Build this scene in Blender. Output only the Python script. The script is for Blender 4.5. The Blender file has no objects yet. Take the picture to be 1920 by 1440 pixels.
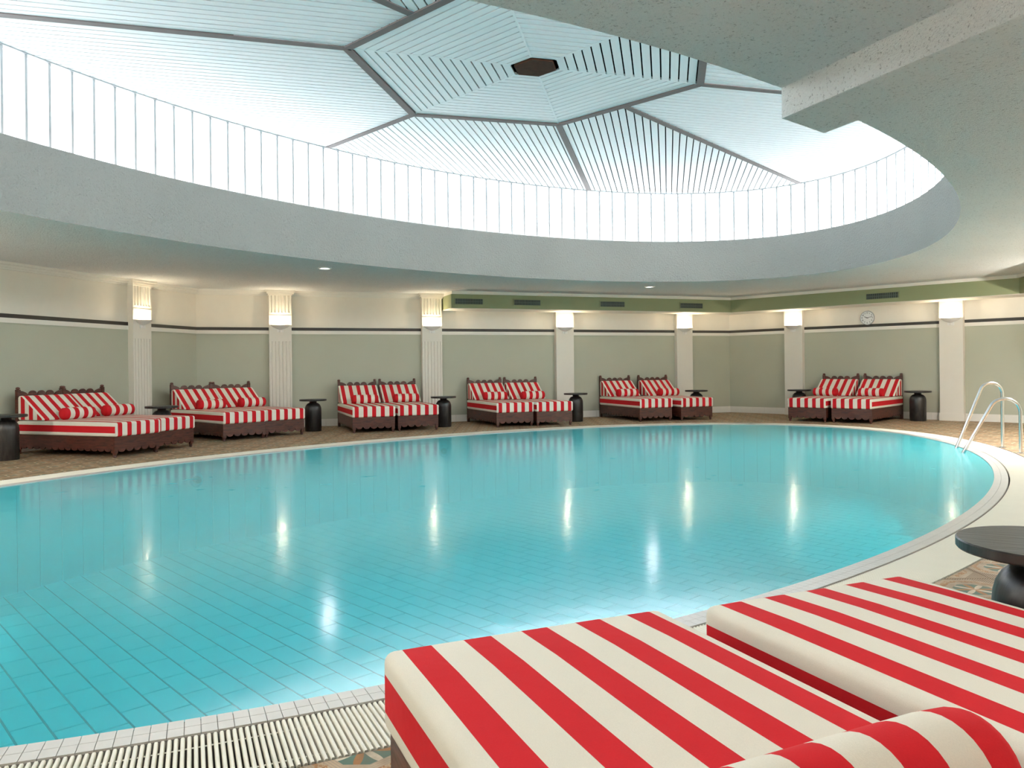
import bpy, math, random
from mathutils import Vector, Matrix
R = math.radians
rnd = random.Random(7)
S = bpy.context.scene
COL = S.collection

# ------------------------------------------------------------------ camera
cam_d = bpy.data.cameras.new('camera'); cam = bpy.data.objects.new('camera', cam_d); COL.objects.link(cam)
cam_d.sensor_width = 36.0; cam_d.lens = 1470.0 / 1920.0 * 36.0
cam_d.shift_y = -(720.0 - 689.34) / 1920.0
cam_d.clip_start = 0.02
cam.matrix_world = Matrix.Translation((0, 0, 1.15)) @ Matrix.Rotation(R(90), 4, 'X') @ Matrix.Rotation(-0.01075, 4, 'Z')
S.camera = cam

# ------------------------------------------------------------------ sky and exposure
SKY = 5.4
w = bpy.data.worlds.new('sky'); S.world = w; w.use_nodes = True
nt = w.node_tree; nt.nodes.clear()
out = nt.nodes.new('ShaderNodeOutputWorld'); bg = nt.nodes.new('ShaderNodeBackground')
tc = nt.nodes.new('ShaderNodeTexCoord'); nz = nt.nodes.new('ShaderNodeTexNoise'); cr = nt.nodes.new('ShaderNodeValToRGB')
nz.inputs['Scale'].default_value = 2.6; nz.inputs['Detail'].default_value = 5
cr.color_ramp.elements[0].position = 0.36; cr.color_ramp.elements[0].color = (0.62, 0.74, 0.95, 1)
cr.color_ramp.elements[1].position = 0.56; cr.color_ramp.elements[1].color = (1.0, 0.99, 0.98, 1)
nt.links.new(tc.outputs['Generated'], nz.inputs['Vector']); nt.links.new(nz.outputs['Fac'], cr.inputs['Fac'])
nt.links.new(cr.outputs['Color'], bg.inputs['Color']); bg.inputs['Strength'].default_value = SKY
nt.links.new(bg.outputs[0], out.inputs[0])
S.view_settings.view_transform = 'Standard'; S.view_settings.look = 'None'
S.view_settings.gamma = 1.0; S.view_settings.use_curve_mapping = False
S.view_settings.exposure = 1.2
S.cycles.max_bounces = 7; S.cycles.diffuse_bounces = 5; S.cycles.glossy_bounces = 4
S.cycles.transparent_max_bounces = 10; S.cycles.adaptive_threshold = 0.04; S.cycles.sample_clamp_indirect = 6.0
S.cycles.caustics_reflective = False; S.cycles.caustics_refractive = False
DOWN_W, SCONCE_W = 110.0, 11.0

# ------------------------------------------------------------------ plan of the place (metres, camera above 0,0)
CTR = (0.2475, 8.7269)
ELL_OPEN = (0.180071, -0.110558, 0.194962)     # opening in the ceiling: |L d| = 1
ELL_POOL = (0.163378, -0.110564, 0.183035)     # water edge
KG = 0.9548
ELL_GLASS = tuple(v * KG for v in ELL_OPEN)
ZC, ZD, ZR = 2.733, 3.4926, 4.467              # ceiling, top of drum, skylight slats
A = Vector((-6.09, 15.13)); B = Vector((5.345, 19.245))
Cc = B + 6.75 * Vector((math.cos(R(-46)), math.sin(R(-46))))
c2 = Vector(CTR)
Aq = 2 * c2 - A + Vector((.24, -.66)); Bq = 2 * c2 - B + Vector((.24, -.66)); Cq = 2 * c2 - Cc
ROOM = [A, B, Cc, Aq, Bq, Cq]                  # clockwise seen from above

def linv(e):
    a, b, c = e
    return (1 / a, 0.0, -b / (a * c), 1 / c)
def ell(e, t, off=0.0):
    i = linv(e); ct, st = math.cos(t), math.sin(t)
    x, y = i[0] * ct + i[1] * st, i[2] * ct + i[3] * st
    nx, ny = e[0] * ct + e[1] * st, e[2] * st
    n = math.hypot(nx, ny); nx /= n; ny /= n
    return Vector((CTR[0] + x + nx * off, CTR[1] + y + ny * off)), Vector((nx, ny))
def ell_in(e, p):
    dx, dy = p[0] - CTR[0], p[1] - CTR[1]
    return math.hypot(e[0] * dx, e[1] * dx + e[2] * dy)
def ell_even(e, n, off=0.0, dense=6000):
    "n parameters spaced evenly along the arc"
    ts = [2 * math.pi * k / dense for k in range(dense + 1)]
    pts = [ell(e, t, off)[0] for t in ts]
    acc = [0.0]
    for k in range(dense): acc.append(acc[-1] + (pts[k + 1] - pts[k]).length)
    res, j = [], 0
    for k in range(n):
        s = acc[-1] * k / n
        while acc[j + 1] < s: j += 1
        f = (s - acc[j]) / max(1e-9, acc[j + 1] - acc[j])
        res.append(ts[j] + f * (ts[j + 1] - ts[j]))
    return res, acc[-1]
def px(p, z=0.0):
    "where a point falls in the 1920 x 1440 frame, for ranking repeats by size"
    y = max(p[1], 0.05)
    return 960 + 1470 * p[0] / y, 689 - 1470 * (z - 1.15) / y
def in_frame(p, z=0.0, m=40):
    if p[1] < 0.1: return False
    u, v = px(p, z); return -m < u < 1920 + m and -m < v < 1440 + m

# ------------------------------------------------------------------ materials
MATS = {}
class N:
    "small node-tree helper"
    def __init__(s, name):
        s.m = bpy.data.materials.new(name); s.m.use_nodes = True; s.t = s.m.node_tree; s.t.nodes.clear()
        s.o = s.t.nodes.new('ShaderNodeOutputMaterial'); MATS[name] = s.m
    def n(s, typ, **kw):
        x = s.t.nodes.new(typ)
        for k, v in kw.items():
            if k.startswith('_'): setattr(x, k[1:], v)
            else:
                key = int(k[1:]) if k[0] == 'i' and k[1:].isdigit() else k.replace('__', ' ')
                if isinstance(v, bpy.types.NodeSocket): s.t.links.new(v, x.inputs[key])
                else: x.inputs[key].default_value = v
        return x
    def math(s, op, a, b=0.0, c=None):
        kw = dict(_operation=op, i0=a, i1=b)
        if c is not None: kw['i2'] = c
        return s.n('ShaderNodeMath', **kw).outputs[0]
    def mix(s, f, a, b):
        x = s.n('ShaderNodeMix', _data_type='RGBA')
        for k, v in (('Factor', f),):
            if isinstance(v, bpy.types.NodeSocket): s.t.links.new(v, x.inputs[0])
            else: x.inputs[0].default_value = v
        for idx, v in ((6, a), (7, b)):
            if isinstance(v, bpy.types.NodeSocket): s.t.links.new(v, x.inputs[idx])
            else: x.inputs[idx].default_value = (*v, 1)
        return x.outputs[2]
    def done(s, sh):
        s.t.links.new(sh, s.o.inputs[0]); return s.m
def coords(b): return b.n('ShaderNodeTexCoord').outputs['Object']
def world_pos(b): return b.n('ShaderNodeNewGeometry').outputs['Position']
def plain(name, col, rough=0.6, var=0.06, scale=8.0, bump=0.0, bscale=40.0, metal=0.0, bdist=0.02, spec=0.5, stretch=None):
    b = N(name); co = world_pos(b) if stretch is None else coords(b)
    if stretch is not None: co = b.n('ShaderNodeMapping', i0=co, Scale=stretch).outputs[0]
    nz = b.n('ShaderNodeTexNoise', Vector=co, Scale=scale, Detail=4.0)
    lo = tuple(max(0, v * (1 - var)) for v in col); hi = tuple(min(1, v * (1 + var)) for v in col)
    c = b.mix(nz.outputs['Fac'], lo, hi)
    p = b.n('ShaderNodeBsdfPrincipled', Base__Color=c, Roughness=rough, Metallic=metal)
    p.inputs['Specular IOR Level'].default_value = spec
    if bump:
        bn = b.n('ShaderNodeTexNoise', Vector=co, Scale=bscale, Detail=5.0)
        bm = b.n('ShaderNodeBump', Height=bn.outputs['Fac'], Strength=bump, Distance=bdist)
        b.t.links.new(bm.outputs[0], p.inputs['Normal'])
    return b.done(p.outputs[0])
plain('cream_paint', (.82, .77, .68), .7, .03)
plain('white_paint', (.80, .77, .70), .6, .03)
plain('pilaster_paint', (.76, .72, .64), .6, .02)
plain('sage_paint', (.45, .46, .365), .62, .05, 1.5)
plain('bulkhead_green', (.27, .30, .165), .6, .05, 2.0)
plain('dark_band', (.035, .03, .024), .5)
plain('ceramic_white', (.78, .76, .70), .3, .05, 6.0)
plain('coping_tile', (.57, .55, .52), .35, .09, 9.0)
plain('coping_grout', (.30, .28, .26), .8)
plain('grille_white', (.80, .77, .67), .4, .04, 6.0)
plain('gutter_dark', (.02, .02, .018), .8)
plain('slat_white', (.87, .89, .89), .45, .02)
plain('plenum_black', (.006, .006, .006), .9)
plain('beam_taupe', (.17, .135, .125), .7, .1)
plain('hub_brown', (.075, .034, .02), .85, .3, 20.0, spec=.1)
plain('frame_grey', (.42, .43, .44), .5)
plain('sill_white', (.80, .80, .78), .5)
plain('pool_tile', (.08, .82, .98), .35, .10, 3.0)
plain('pool_grout', (.0, .16, .22), .7)
plain('wall_tile_blue', (.16, .70, .80), .35, .10, 4.0)
plain('chrome', (.66, .67, .68), .2, .02, metal=1.0)
plain('sconce_plaster', (.80, .78, .74), .6, .02)
plain('vent_dark', (.03, .04, .035), .6)
plain('vent_grey', (.10, .13, .115), .5)
plain('clock_white', (.82, .83, .82), .4, .02)
plain('clock_black', (.03, .03, .03), .5)
plain('piping_cream', (.78, .74, .65), .8)
for nm, col in (('fabric_red', (.56, .014, .022)), ('fabric_cream', (.76, .73, .64))):
    b = N(nm); co = coords(b)
    wv = b.n('ShaderNodeTexNoise', Vector=co, Scale=420.0, Detail=2.0)
    lg = b.n('ShaderNodeTexNoise', Vector=co, Scale=5.0, Detail=3.0)
    c = b.mix(wv.outputs['Fac'], tuple(v * .93 for v in col), tuple(min(1, v * 1.07) for v in col))
    h = b.math('ADD', b.math('MULTIPLY', wv.outputs['Fac'], .05), lg.outputs['Fac'])
    bm = b.n('ShaderNodeBump', Height=h, Strength=.22, Distance=.03)
    p = b.n('ShaderNodeBsdfPrincipled', Base__Color=c, Roughness=.88, Normal=bm.outputs[0])
    p.inputs['Specular IOR Level'].default_value = .2
    b.done(p.outputs[0])
def wood(name, lo, hi, rough, axis_scale):
    b = N(name); co = b.n('ShaderNodeMapping', i0=coords(b), Scale=axis_scale).outputs[0]
    nz = b.n('ShaderNodeTexNoise', Vector=co, Scale=3.0, Detail=7.0, Distortion=.8)
    rp = b.n('ShaderNodeValToRGB', Fac=nz.outputs['Fac'])
    rp.color_ramp.elements[0].position = .33; rp.color_ramp.elements[0].color = (*lo, 1)
    rp.color_ramp.elements[1].position = .68; rp.color_ramp.elements[1].color = (*hi, 1)
    bm = b.n('ShaderNodeBump', Height=nz.outputs['Fac'], Strength=.25, Distance=.01)
    p = b.n('ShaderNodeBsdfPrincipled', Base__Color=rp.outputs[0], Roughness=rough, Normal=bm.outputs[0])
    b.done(p.outputs[0])
wood('mahogany', (.034, .010, .007), (.115, .031, .019), .38, (2.0, 2.0, 14.0))
wood('black_wood', (.008, .007, .0065), (.03, .026, .024), .36, (2.0, 12.0, 2.0))
def stucco(name, lo, hi, bump, scale, pits):
    b = N(name); co = world_pos(b)
    n1 = b.n('ShaderNodeTexNoise', Vector=co, Scale=scale, Detail=6.0, Roughness=.65)
    n2 = b.n('ShaderNodeTexNoise', Vector=co, Scale=1.2, Detail=3.0)
    vo = b.n('ShaderNodeTexVoronoi', Vector=co, Scale=scale * 1.3)
    pit = b.n('ShaderNodeMapRange', Value=vo.outputs['Distance'], i1=.05, i2=.35, i3=0.0, i4=1.0)
    base = b.mix(n2.outputs['Fac'], lo, hi)
    col = b.mix(b.n('ShaderNodeMapRange', Value=n1.outputs['Fac'], i1=.32, i2=.42, i3=pits, i4=0.0).outputs[0], base, tuple(v * .45 for v in lo))
    h = b.math('ADD', n1.outputs['Fac'], b.math('MULTIPLY', pit.outputs[0], .25))
    bm = b.n('ShaderNodeBump', Height=h, Strength=bump, Distance=.03)
    p = b.n('ShaderNodeBsdfPrincipled', Base__Color=col, Roughness=.9, Normal=bm.outputs[0])
    p.inputs['Specular IOR Level'].default_value = .2
    return b.done(p.outputs[0])
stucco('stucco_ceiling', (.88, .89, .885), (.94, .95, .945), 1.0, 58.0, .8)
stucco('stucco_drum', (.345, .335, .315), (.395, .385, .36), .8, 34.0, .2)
# glass of the channel panes: mostly clear to the white sky, a thin gloss and a faint milky scatter
b = N('channel_glass')
tr = b.n('ShaderNodeBsdfTransparent', Color=(.90, .94, .93, 1)); tl = b.n('ShaderNodeBsdfTranslucent', Color=(.9, .95, .94, 1))
gl = b.n('ShaderNodeBsdfGlossy', Color=(1, 1, 1, 1), Roughness=.05)
m1 = b.n('ShaderNodeMixShader', i0=.25, i1=tr.outputs[0], i2=tl.outputs[0])
fr = b.n('ShaderNodeFresnel', IOR=1.45)
m2 = b.n('ShaderNodeMixShader', i0=fr.outputs[0], i1=m1.outputs[0], i2=gl.outputs[0]); b.done(m2.outputs[0])
b = N('channel_flange')
tr = b.n('ShaderNodeBsdfTransparent', Color=(.50, .66, .63, 1)); df = b.n('ShaderNodeBsdfTranslucent', Color=(.55, .68, .66, 1))
m1 = b.n('ShaderNodeMixShader', i0=.6, i1=tr.outputs[0], i2=df.outputs[0]); b.done(m1.outputs[0])
# pool water: clear, slightly milky, softly mirroring
b = N('pool_water'); co = world_pos(b)
mp = b.n('ShaderNodeMapping', i0=co, Scale=(1.0, 1.0, 1.0)).outputs[0]
n1 = b.n('ShaderNodeTexNoise', Vector=mp, Scale=2.2, Detail=2.0); n2 = b.n('ShaderNodeTexNoise', Vector=mp, Scale=7.0, Detail=2.0)
hh = b.math('ADD', n1.outputs['Fac'], b.math('MULTIPLY', n2.outputs['Fac'], .25))
bm = b.n('ShaderNodeBump', Height=hh, Strength=.035, Distance=.06)
tr0 = b.n('ShaderNodeBsdfTransparent', Color=(.50, .96, .99, 1)); body = b.n('ShaderNodeBsdfDiffuse', Color=(.09, .88, .99, 1))
fc = b.math('MAXIMUM', b.math('SUBTRACT', 1.0, b.n('ShaderNodeLayerWeight', Blend=.5).outputs['Facing']), .08)
haze = b.math('SUBTRACT', 1.0, b.math('EXPONENT', b.math('DIVIDE', -.11, fc)))    # scatter grows with the path through the water
tr = b.n('ShaderNodeMixShader', i0=haze, i1=tr0.outputs[0], i2=body.outputs[0])
gl = b.n('ShaderNodeBsdfGlossy', Color=(1, 1, 1, 1), Roughness=.14, Normal=bm.outputs[0])
fr = b.n('ShaderNodeFresnel', IOR=1.33, Normal=bm.outputs[0])
sf = b.n('ShaderNodeMixShader', i0=fr.outputs[0], i1=tr.outputs[0], i2=gl.outputs[0])
b.done(sf.outputs[0])
# lamps
def glow(name, col, s):
    b = N(name); e = b.n('ShaderNodeEmission', Color=(*col, 1), Strength=s); b.done(e.outputs[0])
glow('bulb_warm', (1.0, .74, .40), 14.0); glow('lamp_white', (1.0, .96, .88), 4.0)
# printed floor tiles: octagon rosette with ruled borders and an ochre scroll band
TS = 0.40; TO = (-.465, 2.375)
b = N('printed_tile'); co = world_pos(b); sx = b.n('ShaderNodeSeparateXYZ', i0=co)
def cell(s, o):
    u = b.math('DIVIDE', b.math('SUBTRACT', s, o), TS)
    return b.math('SUBTRACT', b.math('FRACT', b.math('ADD', u, 200.5)), .5)
u, v = cell(sx.outputs[0], TO[0]), cell(sx.outputs[1], TO[1])
au, av = b.math('ABSOLUTE', u), b.math('ABSOLUTE', v)
oc = b.math('MAXIMUM', b.math('MAXIMUM', au, av), b.math('MULTIPLY', b.math('ADD', au, av), .7071))
th = b.math('ARCTAN2', v, u); rad = b.math('SQRT', b.math('ADD', b.math('MULTIPLY', u, u), b.math('MULTIPLY', v, v)))
pet = b.math('MULTIPLY', b.math('ADD', .62, b.math('MULTIPLY', b.math('COSINE', b.math('MULTIPLY', th, 8.0)), .36)), .27)
petm = b.math('LESS_THAN', rad, pet)
alt = b.math('GREATER_THAN', b.math('COSINE', b.math('MULTIPLY', th, 4.0)), 0.0)
cream, ochre, green, umber = (.46, .34, .21), (.34, .145, .035), (.07, .14, .10), (.11, .06, .033)
ros = b.mix(petm, green, b.mix(alt, (.60, .50, .37), ochre))
ln = b.math('GREATER_THAN', b.math('SINE', b.math('MULTIPLY', oc, 2 * math.pi * 42)), .35)
ruled = b.mix(ln, cream, (.36, .27, .20))
sn = b.n('ShaderNodeTexNoise', Vector=co, Scale=48.0, Detail=3.0, Distortion=1.5)
scroll = b.mix(b.math('GREATER_THAN', sn.outputs['Fac'], .5), cream, ochre)
hat = b.math('GREATER_THAN', b.math('SINE', b.math('MULTIPLY', b.math('ADD', au, b.math('MULTIPLY', av, -1.0)), 2 * math.pi * 30)), .1)
hatch = b.mix(hat, (.40, .28, .165), umber)
c1 = b.mix(b.math('GREATER_THAN', oc, .235), ros, ruled)
c2_ = b.mix(b.math('GREATER_THAN', oc, .32), c1, scroll)
c3 = b.mix(b.math('GREATER_THAN', oc, .40), c2_, ruled)
c4 = b.mix(b.math('GREATER_THAN', oc, .455), c3, hatch)
big = b.n('ShaderNodeTexNoise', Vector=co, Scale=2.0, Detail=3.0)
spk = b.n('ShaderNodeTexNoise', Vector=co, Scale=7.0, Detail=4.0, Roughness=.7)
c5 = b.mix(b.n('ShaderNodeMapRange', Value=spk.outputs['Fac'], i1=.42, i2=.62, i3=0.0, i4=.42).outputs[0], c4, (.13, .07, .03))
p = b.n('ShaderNodeBsdfPrincipled', Base__Color=c5, Roughness=.62); b.done(p.outputs[0])
plain('floor_grout', (.22, .16, .10), .85)

# ------------------------------------------------------------------ mesh helpers
class MB:
    def __init__(s): s.v = []; s.f = []; s.m = []
    def add(s, verts, faces, mi=0):
        o = len(s.v); s.v += [tuple(x) for x in verts]
        for f in faces: s.f.append(tuple(i + o for i in f)); s.m.append(mi)
    def box(s, x0, x1, y0, y1, z0, z1, mi=0):
        s.add([(x0, y0, z0), (x1, y0, z0), (x1, y1, z0), (x0, y1, z0), (x0, y0, z1), (x1, y0, z1), (x1, y1, z1), (x0, y1, z1)],
              [(3, 2, 1, 0), (4, 5, 6, 7), (0, 1, 5, 4), (1, 2, 6, 5), (2, 3, 7, 6), (3, 0, 4, 7)], mi)
    def prism(s, poly, z0, z1, mi=0, cap0=True, cap1=True):
        n = len(poly); ar = sum(poly[i][0] * poly[(i + 1) % n][1] - poly[(i + 1) % n][0] * poly[i][1] for i in range(n))
        if ar < 0: poly = poly[::-1]
        fs = [(i, (i + 1) % n, n + (i + 1) % n, n + i) for i in range(n)]
        if cap0: fs.append(tuple(range(n - 1, -1, -1)))
        if cap1: fs.append(tuple(range(n, 2 * n)))
        s.add([(p[0], p[1], z0) for p in poly] + [(p[0], p[1], z1) for p in poly], fs, mi)
    def lathe(s, prof, seg=28, a0=0.0, a1=2 * math.pi, c=(0, 0), sy=1.0, mi=0):
        full = abs(a1 - a0 - 2 * math.pi) < 1e-6; k = seg if full else seg + 1
        vs = []
        for i in range(k):
            a = a0 + (a1 - a0) * i / seg
            for r, z in prof: vs.append((c[0] + r * math.cos(a), c[1] + r * math.sin(a) * sy, z))
        m = len(prof); fs = []
        for i in range(seg):
            j = (i + 1) % k
            for q in range(m - 1): fs.append((i * m + q, j * m + q, j * m + q + 1, i * m + q + 1))
        s.add(vs, fs, mi)
        if full:
            for q in (0, m - 1):
                if prof[q][0] > 1e-5:
                    ring = tuple(len(s.v) - k * m + i * m + q for i in range(k))
                    s.f.append(ring if q else ring[::-1]); s.m.append(mi)
    def tube(s, pts, r, seg=12, mi=0):
        pts = [Vector(p) for p in pts]; n = len(pts); vs = []; up = None
        for i in range(n):
            t = (pts[min(i + 1, n - 1)] - pts[max(i - 1, 0)]).normalized()
            if up is None:
                up = Vector((0, 0, 1)) if abs(t.z) < .9 else Vector((1, 0, 0))
            sd = t.cross(up).normalized(); up = sd.cross(t).normalized()
            for k in range(seg):
                a = 2 * math.pi * k / seg; q = pts[i] + sd * (r * math.cos(a)) + up * (r * math.sin(a)); vs.append(tuple(q))
        fs = [(i * seg + k, i * seg + (k + 1) % seg, (i + 1) * seg + (k + 1) % seg, (i + 1) * seg + k) for i in range(n - 1) for k in range(seg)]
        fs += [tuple(range(seg - 1, -1, -1)), tuple((n - 1) * seg + k for k in range(seg))]
        s.add(vs, fs, mi)
    def mesh(s, name, mats, smooth=False, fix=True):
        me = bpy.data.meshes.new(name); me.from_pydata(s.v, [], s.f)
        for m in ([mats] if isinstance(mats, str) else mats): me.materials.append(MATS[m])
        me.polygons.foreach_set('material_index', s.m)
        me.update()
        if fix:
            import bmesh
            bm = bmesh.new(); bm.from_mesh(me); bmesh.ops.recalc_face_normals(bm, faces=bm.faces); bm.to_mesh(me); bm.free()
        if smooth:
            for p in me.polygons: p.use_smooth = True
            try: me.set_sharp_from_angle(angle=R(38))
            except Exception: pass
        return me
    def build(s, name, mats, parent=None, smooth=False, fix=True):
        return link(name, s.mesh(name, mats, smooth, fix), parent)
def link(name, me, parent=None, loc=None, rz=None):
    o = bpy.data.objects.new(name, me); COL.objects.link(o)
    if parent is not None: o.parent = parent
    if loc is not None: o.location = loc
    if rz is not None: o.rotation_euler = (0, 0, rz)
    return o
def tag(o, label=None, cat=None, group=None, kind=None):
    for k, v in (('label', label), ('category', cat), ('group', group), ('kind', kind)):
        if v: o[k] = v
    return o
def empty(name, loc=(0, 0, 0), rz=0.0):
    o = bpy.data.objects.new(name, None); o.empty_display_size = .1; COL.objects.link(o)
    o.location = loc; o.rotation_euler = (0, 0, rz); return o
def copy_tree(o, parent=None):
    c = o.copy(); COL.objects.link(c); c.parent = parent
    for ch in list(o.children): copy_tree(ch, c)
    return c
def clip(poly, p0, nrm):
    "keep the side of the line through p0 where (p - p0) . nrm >= 0"
    res = []
    for i in range(len(poly)):
        a, q = poly[i], poly[(i + 1) % len(poly)]
        da = (a[0] - p0[0]) * nrm[0] + (a[1] - p0[1]) * nrm[1]; dq = (q[0] - p0[0]) * nrm[0] + (q[1] - p0[1]) * nrm[1]
        if da >= 0: res.append(a)
        if (da >= 0) != (dq >= 0):
            t = da / (da - dq); res.append((a[0] + t * (q[0] - a[0]), a[1] + t * (q[1] - a[1])))
    return res
def clip_convex(poly, conv):
    n = len(conv); ar = sum(conv[i][0] * conv[(i + 1) % n][1] - conv[(i + 1) % n][0] * conv[i][1] for i in range(n))
    if ar < 0: conv = conv[::-1]
    for i in range(n):
        a, q = conv[i], conv[(i + 1) % n]
        poly = clip(poly, a, (-(q[1] - a[1]), q[0] - a[0]))
        if len(poly) < 3: return []
    return poly
def area(p): return abs(sum(p[i][0] * p[(i + 1) % len(p)][1] - p[(i + 1) % len(p)][0] * p[i][1] for i in range(len(p)))) / 2
def centroid(p): return (sum(q[0] for q in p) / len(p), sum(q[1] for q in p) / len(p))
def piece(name, poly, z0, z1, mat, parent):
    "a flat piece with its origin at its middle"
    c = centroid(poly); m = MB(); m.prism([(p[0] - c[0], p[1] - c[1]) for p in poly], z0, z1)
    return link(name, m.mesh(name, mat, fix=False), parent, (c[0], c[1], 0))

# ------------------------------------------------------------------ room shell
def room_ray(t, e, off=0.0):
    "point of the room outline beyond the ellipse point at parameter t"
    p, n = ell(e, t, off); d = (p - c2).normalized(); best = 1e9
    for i in range(6):
        a, q = ROOM[i], ROOM[(i + 1) % 6]; s = q - a; den = d.x * s.y - d.y * s.x
        if abs(den) < 1e-9: continue
        w_ = a - c2; k = (w_.x * s.y - w_.y * s.x) / den; uu = (w_.x * d.y - w_.y * d.x) / den
        if k > 0 and -1e-6 <= uu <= 1 + 1e-6: best = min(best, k)
    return c2 + d * best
def ring_sheet(e, off, z, name, mat, flip):
    ts = sorted([2 * math.pi * k / 288 for k in range(288)] + [])
    # put exact room corners in
    for q in ROOM:
        lo = min(ts, key=lambda t: -((ell(e, t)[0] - c2).normalized().dot((q - c2).normalized())))
        dlt = 2 * math.pi / 288; best = lo
        for k in range(-60, 61):
            t = lo + dlt * k / 60
            if (ell(e, t, off)[0] - c2).normalized().dot((q - c2).normalized()) > (ell(e, best, off)[0] - c2).normalized().dot((q - c2).normalized()): best = t
        ts.append(best % (2 * math.pi))
    ts = sorted(ts); n = len(ts); m = MB()
    inn = [ell(e, t, off)[0] for t in ts]; ou = [room_ray(t, e, off) for t in ts]
    ou = [p + (p - c2).normalized() * .1 for p in ou]
    vs = [(p.x, p.y, z) for p in inn] + [(p.x, p.y, z) for p in ou]
    fs = [((i, (i + 1) % n, n + (i + 1) % n, n + i) if flip else (i, n + i, n + (i + 1) % n, (i + 1) % n)) for i in range(n)]
    m.add(vs, fs); return m.build(name, mat, fix=False)
floor = tag(ring_sheet(ELL_POOL, .47, -.006, 'floor', 'floor_grout', False), kind='structure')
ceiling = tag(ring_sheet(ELL_OPEN, 0.0, ZC, 'ceiling', 'stucco_ceiling', True), 'rough plaster ceiling with an oval opening over the pool', kind='structure')

# printed floor tiles
def tile_polys():
    res = []
    inner = [ROOM[i] for i in range(6)]
    for i in range(-30, 32):
        for j in range(-14, 46):
            x, y = TO[0] + i * TS, TO[1] + j * TS; g = .0018
            sq = [(x - TS / 2 + g, y - TS / 2 + g), (x + TS / 2 - g, y - TS / 2 + g), (x + TS / 2 - g, y + TS / 2 - g), (x - TS / 2 + g, y + TS / 2 - g)]
            if min(math.hypot(x - q.x, y - q.y) for q in [c2]) > 14: continue
            rr_ = [ell_in(ELL_POOL, q) for q in sq]
            if max(rr_) < 1.02: continue
            if min(rr_) < 1.25:
                k = min(range(720), key=lambda k: (ELLP[k][0] - Vector((x, y))).length_squared); p0, n0 = ELLP[k]
                sq = clip(sq, p0, n0)
                if len(sq) < 3: continue
            sq = clip_convex(sq, inner)
            if len(sq) >= 3 and area(sq) > 2e-4: res.append(sq)
    return res
ELLP = [ell(ELL_POOL, 2 * math.pi * k / 720, .472) for k in range(720)]
polys = tile_polys()
def seen_size(c, z=0.0): return 1.0 / max(.3, math.hypot(c[0], c[1])) if in_frame(c, z) else 0.0
polys.sort(key=lambda q: -seen_size(centroid(q)))
for q in polys[:300]: piece('tile', q, -.006, 0.0, 'printed_tile', floor)
m = MB()
for q in polys[300:]: m.prism(q, -.006, 0.0, cap0=False)
tag(m.build('tile_field', 'printed_tile', floor, fix=False), kind='stuff')

def side_frame(p, q):
    "unit along, unit into the room"
    d = (q - p).normalized(); n = Vector((d.y, -d.x))
    if n.dot(c2 - p) < 0: n = -n
    return d, n
WALLS = [('wall_back', A, B), ('wall_right', B, Cc), ('wall_right_near', Cc, Aq), ('wall_near', Aq, Bq), ('wall_left_near', Bq, Cq), ('wall_left', Cq, A)]
def slab(p, q, n, o0, o1, z0, z1, ext=0.0):
    "plan quad along a wall between two offsets from it"
    d = (q - p).normalized(); a, bq = p - d * ext, q + d * ext
    m = MB(); m.prism([tuple(a + n * o0), tuple(bq + n * o0), tuple(bq + n * o1), tuple(a + n * o1)], z0, z1); return m
for wi, (nm, p, q) in enumerate(WALLS):
    d, n = side_frame(p, q); L = (q - p).length
    wl = slab(p, q, n, -.2, 0.0, -.02, ZC + .02).build(nm, 'cream_paint'); tag(wl, kind='structure')
    slab(p, q, n, 0.0, .008, .15, 1.87).build('lower_panel', 'sage_paint', wl)
    slab(p, q, n, 0.0, .022, 1.87, 1.94).build('white_rail', 'white_paint', wl)
    slab(p, q, n, 0.0, .014, 1.94, 2.0).build('dark_band', 'dark_band', wl)
    # skirting of white tiles
    side = nm.replace('wall_', '')
    bb = slab(p, q, n, 0.0, .008, 0.0, .15).build('baseboard_' + side, 'coping_grout'); tag(bb, kind='structure')
    k = int(L / .30); me = None
    for i in range(k):
        if me is None:
            mm = MB(); mm.box(-(L / k) / 2 + .0015, (L / k) / 2 - .0015, -.011, 0, .002, .149); me = mm.mesh('tile', 'ceramic_white', fix=False)
        c = p + d * (L * (i + .5) / k) + n * .019
        # the box's -y side faces the room
        link('tile', me, bb, (c.x - n.x * .011 * 0, c.y, 0), math.atan2(n.x, -n.y))
# crown moulding on the walls without a bulkhead
def crown(name, p, q, z1, offs):
    d, n = side_frame(p, q); m = MB()
    for o, za, zb in offs: m.v += []; s_ = slab(p, q, n, 0.0, o, za, zb); m.add(s_.v, s_.f)
    return tag(m.build(name, 'white_paint'), kind='structure')
CROWN = [(.03, ZC - .105, ZC - .08), (.055, ZC - .08, ZC - .04), (.09, ZC - .04, ZC)]
crown('trim_1', Cq, A, ZC, CROWN)

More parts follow.
